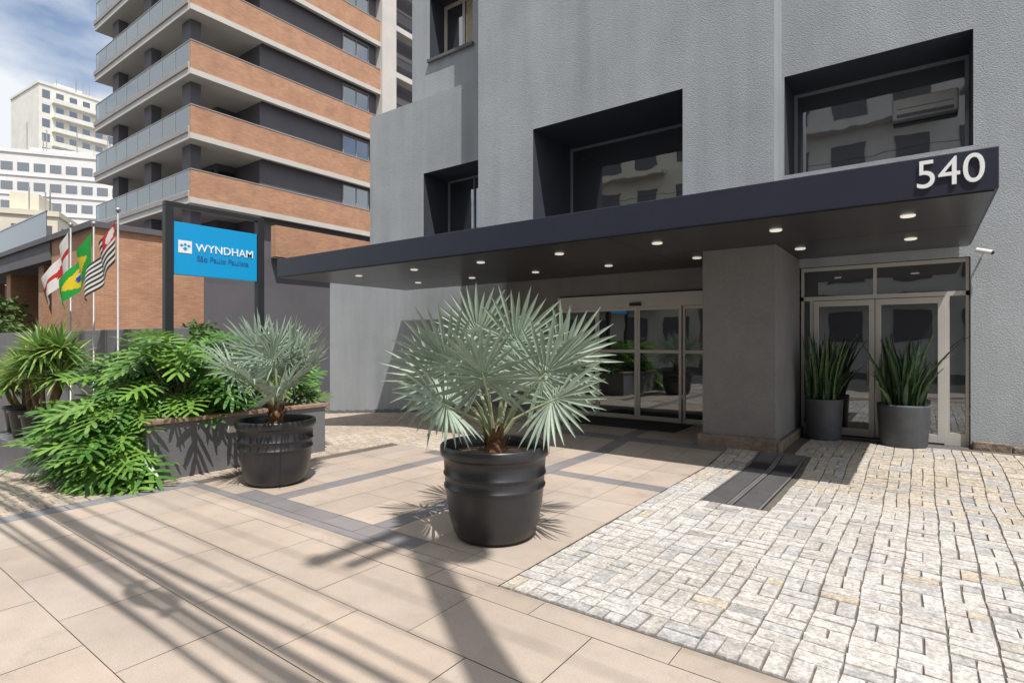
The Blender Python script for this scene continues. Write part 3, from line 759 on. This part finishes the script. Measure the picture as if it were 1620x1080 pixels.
def tree(cx,cy,z,h,rx,rz,n,label,seed,ls=.35):
    rn=random.Random(seed); e=empty("tree",(cx,cy,z),label,"tree")
    t=MB(); t.tube([(cx,cy,z),(cx+.1,cy,z+h*.4),(cx,cy,z+h*.75)],[.16,.12,.06],8)
    for k in range(7):
        a=rn.uniform(0,6.28); t.tube([(cx,cy,z+h*.4),(cx+rx*.4*math.cos(a),cy+rx*.4*math.sin(a),z+h*.62),(cx+rx*.7*math.cos(a),cy+rx*.7*math.sin(a),z+h*.8)],[.07,.04,.02],6)
    t.make("trunk",M_stem,e)
    l=MB(); cl=[(rn.uniform(-1,1)*rx*.7,rn.uniform(-1,1)*rx*.7,h*.75+rn.uniform(-1,1)*rz*.6,rn.uniform(.3,.55)) for _ in range(14)]
    for k in range(n):
        c=cl[k%14]; d=Vector((rn.gauss(0,1),rn.gauss(0,1),rn.gauss(0,1))).normalized()*rn.uniform(.5,1)*c[3]*rx
        p=Vector((cx+c[0],cy+c[1],z+c[2]))+d; a=Vector((rn.gauss(0,1),rn.gauss(0,1),rn.gauss(0,.6))).normalized(); b=a.cross(Vector((rn.gauss(0,1),rn.gauss(0,1),1))).normalized()
        q=ls*rn.uniform(.5,1); l.quad(p,p+a*q*.5+b*q*.25,p+a*q,p+a*q*.5-b*q*.25)
    l.make("crown",M_tree,e)
tree(-33,5.3,-.7,4.2,2.2,1.0,2500,"leafy green tree beyond the boundary wall",1)
tree(-28,5.0,-.7,3.2,1.4,.8,1800,"small leafy tree beside the brick podium",2,.28)
tree(-20.5,8.9,-.7,3.1,.9,.5,1300,"light green shrub in front of brick podium",3,.26)

# ------------------------------------------------------------------ distant buildings
def farbldg(name,px,pd,wpx,hz,depth,floors,cols,mat,wmat,label,yawoff=0,ww=.6,wh=.5,balc=False):
    r=px-810; t=pd/882; c=Vector(((.805*r-.5935*882)*t,(.593*r+.805*882)*t,-.7)); W=wpx*t
    e=empty(name,c,label,"building")
    fwd=Vector((c.x,c.y,0)).normalized(); yaw=math.atan2(fwd.y,fwd.x)-math.pi/2+yawoff
    e.rotation_euler=(0,0,yaw)
    WO[e.name]=Vector((0,0,0))
    g=MB(); g.box(-W/2,W/2,0,depth,0,hz); g.box(-W/2-.2,W/2+.2,-.2,depth+.2,hz+.001,hz+.6)
    g.box(-W*.2,W*.15,depth*.3,depth*.7,hz+.601,hz+3.2)
    g.make("wall",mat,e)
    fh=(hz-1.5)/floors; cw=W/cols
    g=MB(); z=1+.25*fh; x=-W/2+cw*(1-ww)/2
    g.box(x,x+cw*ww,-.06,-.012,z,z+fh*wh); w0=g.make("window",wmat,e,origin=(x,0,z))
    for i in range(floors):
        for j in range(cols):
            if i==0 and j==0: continue
            dup(w0,(j*cw,0,i*fh),e)
    g=MB(); g.box(W/2+.012,W/2+.06,1.5,3.0,z,z+fh*wh); w1=g.make("side_window",wmat,e,origin=(W/2,1.5,z))
    for i in range(floors):
        for j in range(3):
            if i or j: dup(w1,(0,j*depth*.28,i*fh),e)
    for i in range(1,floors):
        if not balc:
            g=MB(); g.box(-W/2,W/2,-.16,-.005,1+i*fh-.08,1+i*fh+.08); g.make("string_course",mat,e)
    if balc:
        for i in range(floors):
            g=MB(); g.box(-W/2+cw*.9,W/2-cw*.9,-1.3,-.07,1+i*fh-.1,1+i*fh+.15); g.box(-W/2+cw*.9,W/2-cw*.9,-1.3,-1.2,1+i*fh+.151,1+i*fh+1.0,0)
            g.make("balcony",mat,e)
            g=MB(); g.box(W/2+.07,W/2+1.3,depth*.3,depth*.62,1+i*fh-.1,1+i*fh+.15); g.box(W/2+1.2,W/2+1.3,depth*.3,depth*.62,1+i*fh+.151,1+i*fh+1.0); g.make("balcony",mat,e)
    rr=random.Random(int(px))
    for k in range(6):
        g=MB(); xx=rr.uniform(-W*.4,W*.4); g.box(xx,xx+.12,1,1.12,hz+.6,hz+rr.uniform(2,6)); g.make("antenna",M_steel,e)
    return e
farbldg("office_block",75,95,250,34,25,10,12,M_whitewall,M_glass2,"long white office block with rows of dark windows",-.35,.72,.42)
farbldg("residential_tower",126,140,104,64,18,18,6,M_cream2,M_glass2,"tall pale residential tower with balconies",.35,.55,.55,True)
farbldg("old_house_block",22,62,110,16.5,12,4,5,M_cream,M_dgrey,"low cream and orange building with shutters",-.3,.35,.6)
def opp(x0,x1,y,h,floors,cols,mat,label):
    e=empty("street_building",((x0+x1)/2,y,-.13),label,"building")
    g=MB(); g.box(x0,x1,y-12,y,-.13,h); g.box(x0-.2,x1+.2,y-12,y+.3,h+.001,h+.5); g.make("wall",mat,e)
    fh=(h-1)/floors; cw=(x1-x0)/cols
    g=MB(); xx=x0+cw*.22; z=1+fh*.2; g.box(xx,xx+cw*.56,y+.012,y+.06,z,z+fh*.5); w0=g.make("window",M_dgrey,e)
    for i in range(floors):
        for j in range(cols):
            if i or j: dup(w0,(j*cw,0,i*fh),e)
    for i in range(1,floors):
        g=MB(); g.box(x0+cw,x1-cw,y+.07,y+.9,1+i*fh-.15,1+i*fh+.1); g.make("balcony",mat,e)
opp(-30,-12,-17,30,9,6,M_cream,"cream apartment block across the street")
opp(-11,4,-16,24,7,5,M_soff_w,"beige apartment block across the street")
opp(6,22,-18,33,10,6,M_cream,"tall cream apartment block across the street")

# ------------------------------------------------------------------ utility pole and wires
px,py=1.32,.13; HP=12.8
e=empty("utility_pole",(px,py,0),"concrete street utility pole carrying crossarms and cables","utility pole")
g=MB(); g.tube([(px,py,0),(px,py,HP)],[.17,.10],14); g.make("pole",M_conc,e,smooth=True)
g=MB(); g.box(px-.06,px+.06,py-1.0,py+.15,HP-.8,HP-.68); g.make("crossarm",M_conc,e)
g=MB(); g.box(px-.05,px+.05,py-.7,py+.1,HP-1.4,HP-1.3); g.make("crossarm",M_conc,e)
for yy in (-.95,-.6,-.1):
    g=MB(); g.lathe(px,py+yy,HP-.68,[(.0,.0),(.05,0),(.05,.08),(.03,.12),(.05,.16),(0,.2)],10); g.make("insulator",M_white,e)
g=MB(); g.lathe(px+.1,py+.28,HP-2.4,[(0,0),(.2,0),(.2,.6),(0,.6)],16); g.make("transformer",M_steel,e,smooth=True)
def wire(y,z,r,sag):
    g=MB(); pts=[]
    for k in range(41):
        x=-40+k*1.75; u=((x-px)%34)/34; pts.append((x,y+.03*math.sin(x*.7+z*3),z-sag*4*u*(1-u)+.02*math.sin(x*1.3+z*5)))
    g.tube(pts,r,6); o=g.make("cable",M_rub,None,smooth=True); tag(o,"black overhead cable strung along the street","cable","overhead cables along the street")
for (y,z,r,s) in ((.0,6.6,.032,.35),(-.1,6.2,.02,.3),(.08,5.95,.036,.4),(-.15,5.55,.022,.3),(.1,5.3,.03,.35),(.05,7.0,.015,.25),(.05,7.9,.010,.25),(.0,4.9,.02,.3),(-.35,12.1,.010,.3),(-.8,12.1,.010,.3),(-.05,5.75,.02,.45)):
    wire(y,z,r,s)
g=MB(); pts=[(-1.7+.32*math.cos(a*.35),.0+.03*math.sin(a),5.5+.24*math.sin(a*.35)) for a in range(37)]
g.tube(pts,.025,6); o=g.make("cable_coil",M_rub,None,smooth=True); tag(o,"coil of spare cable hanging from the overhead lines","cable coil")
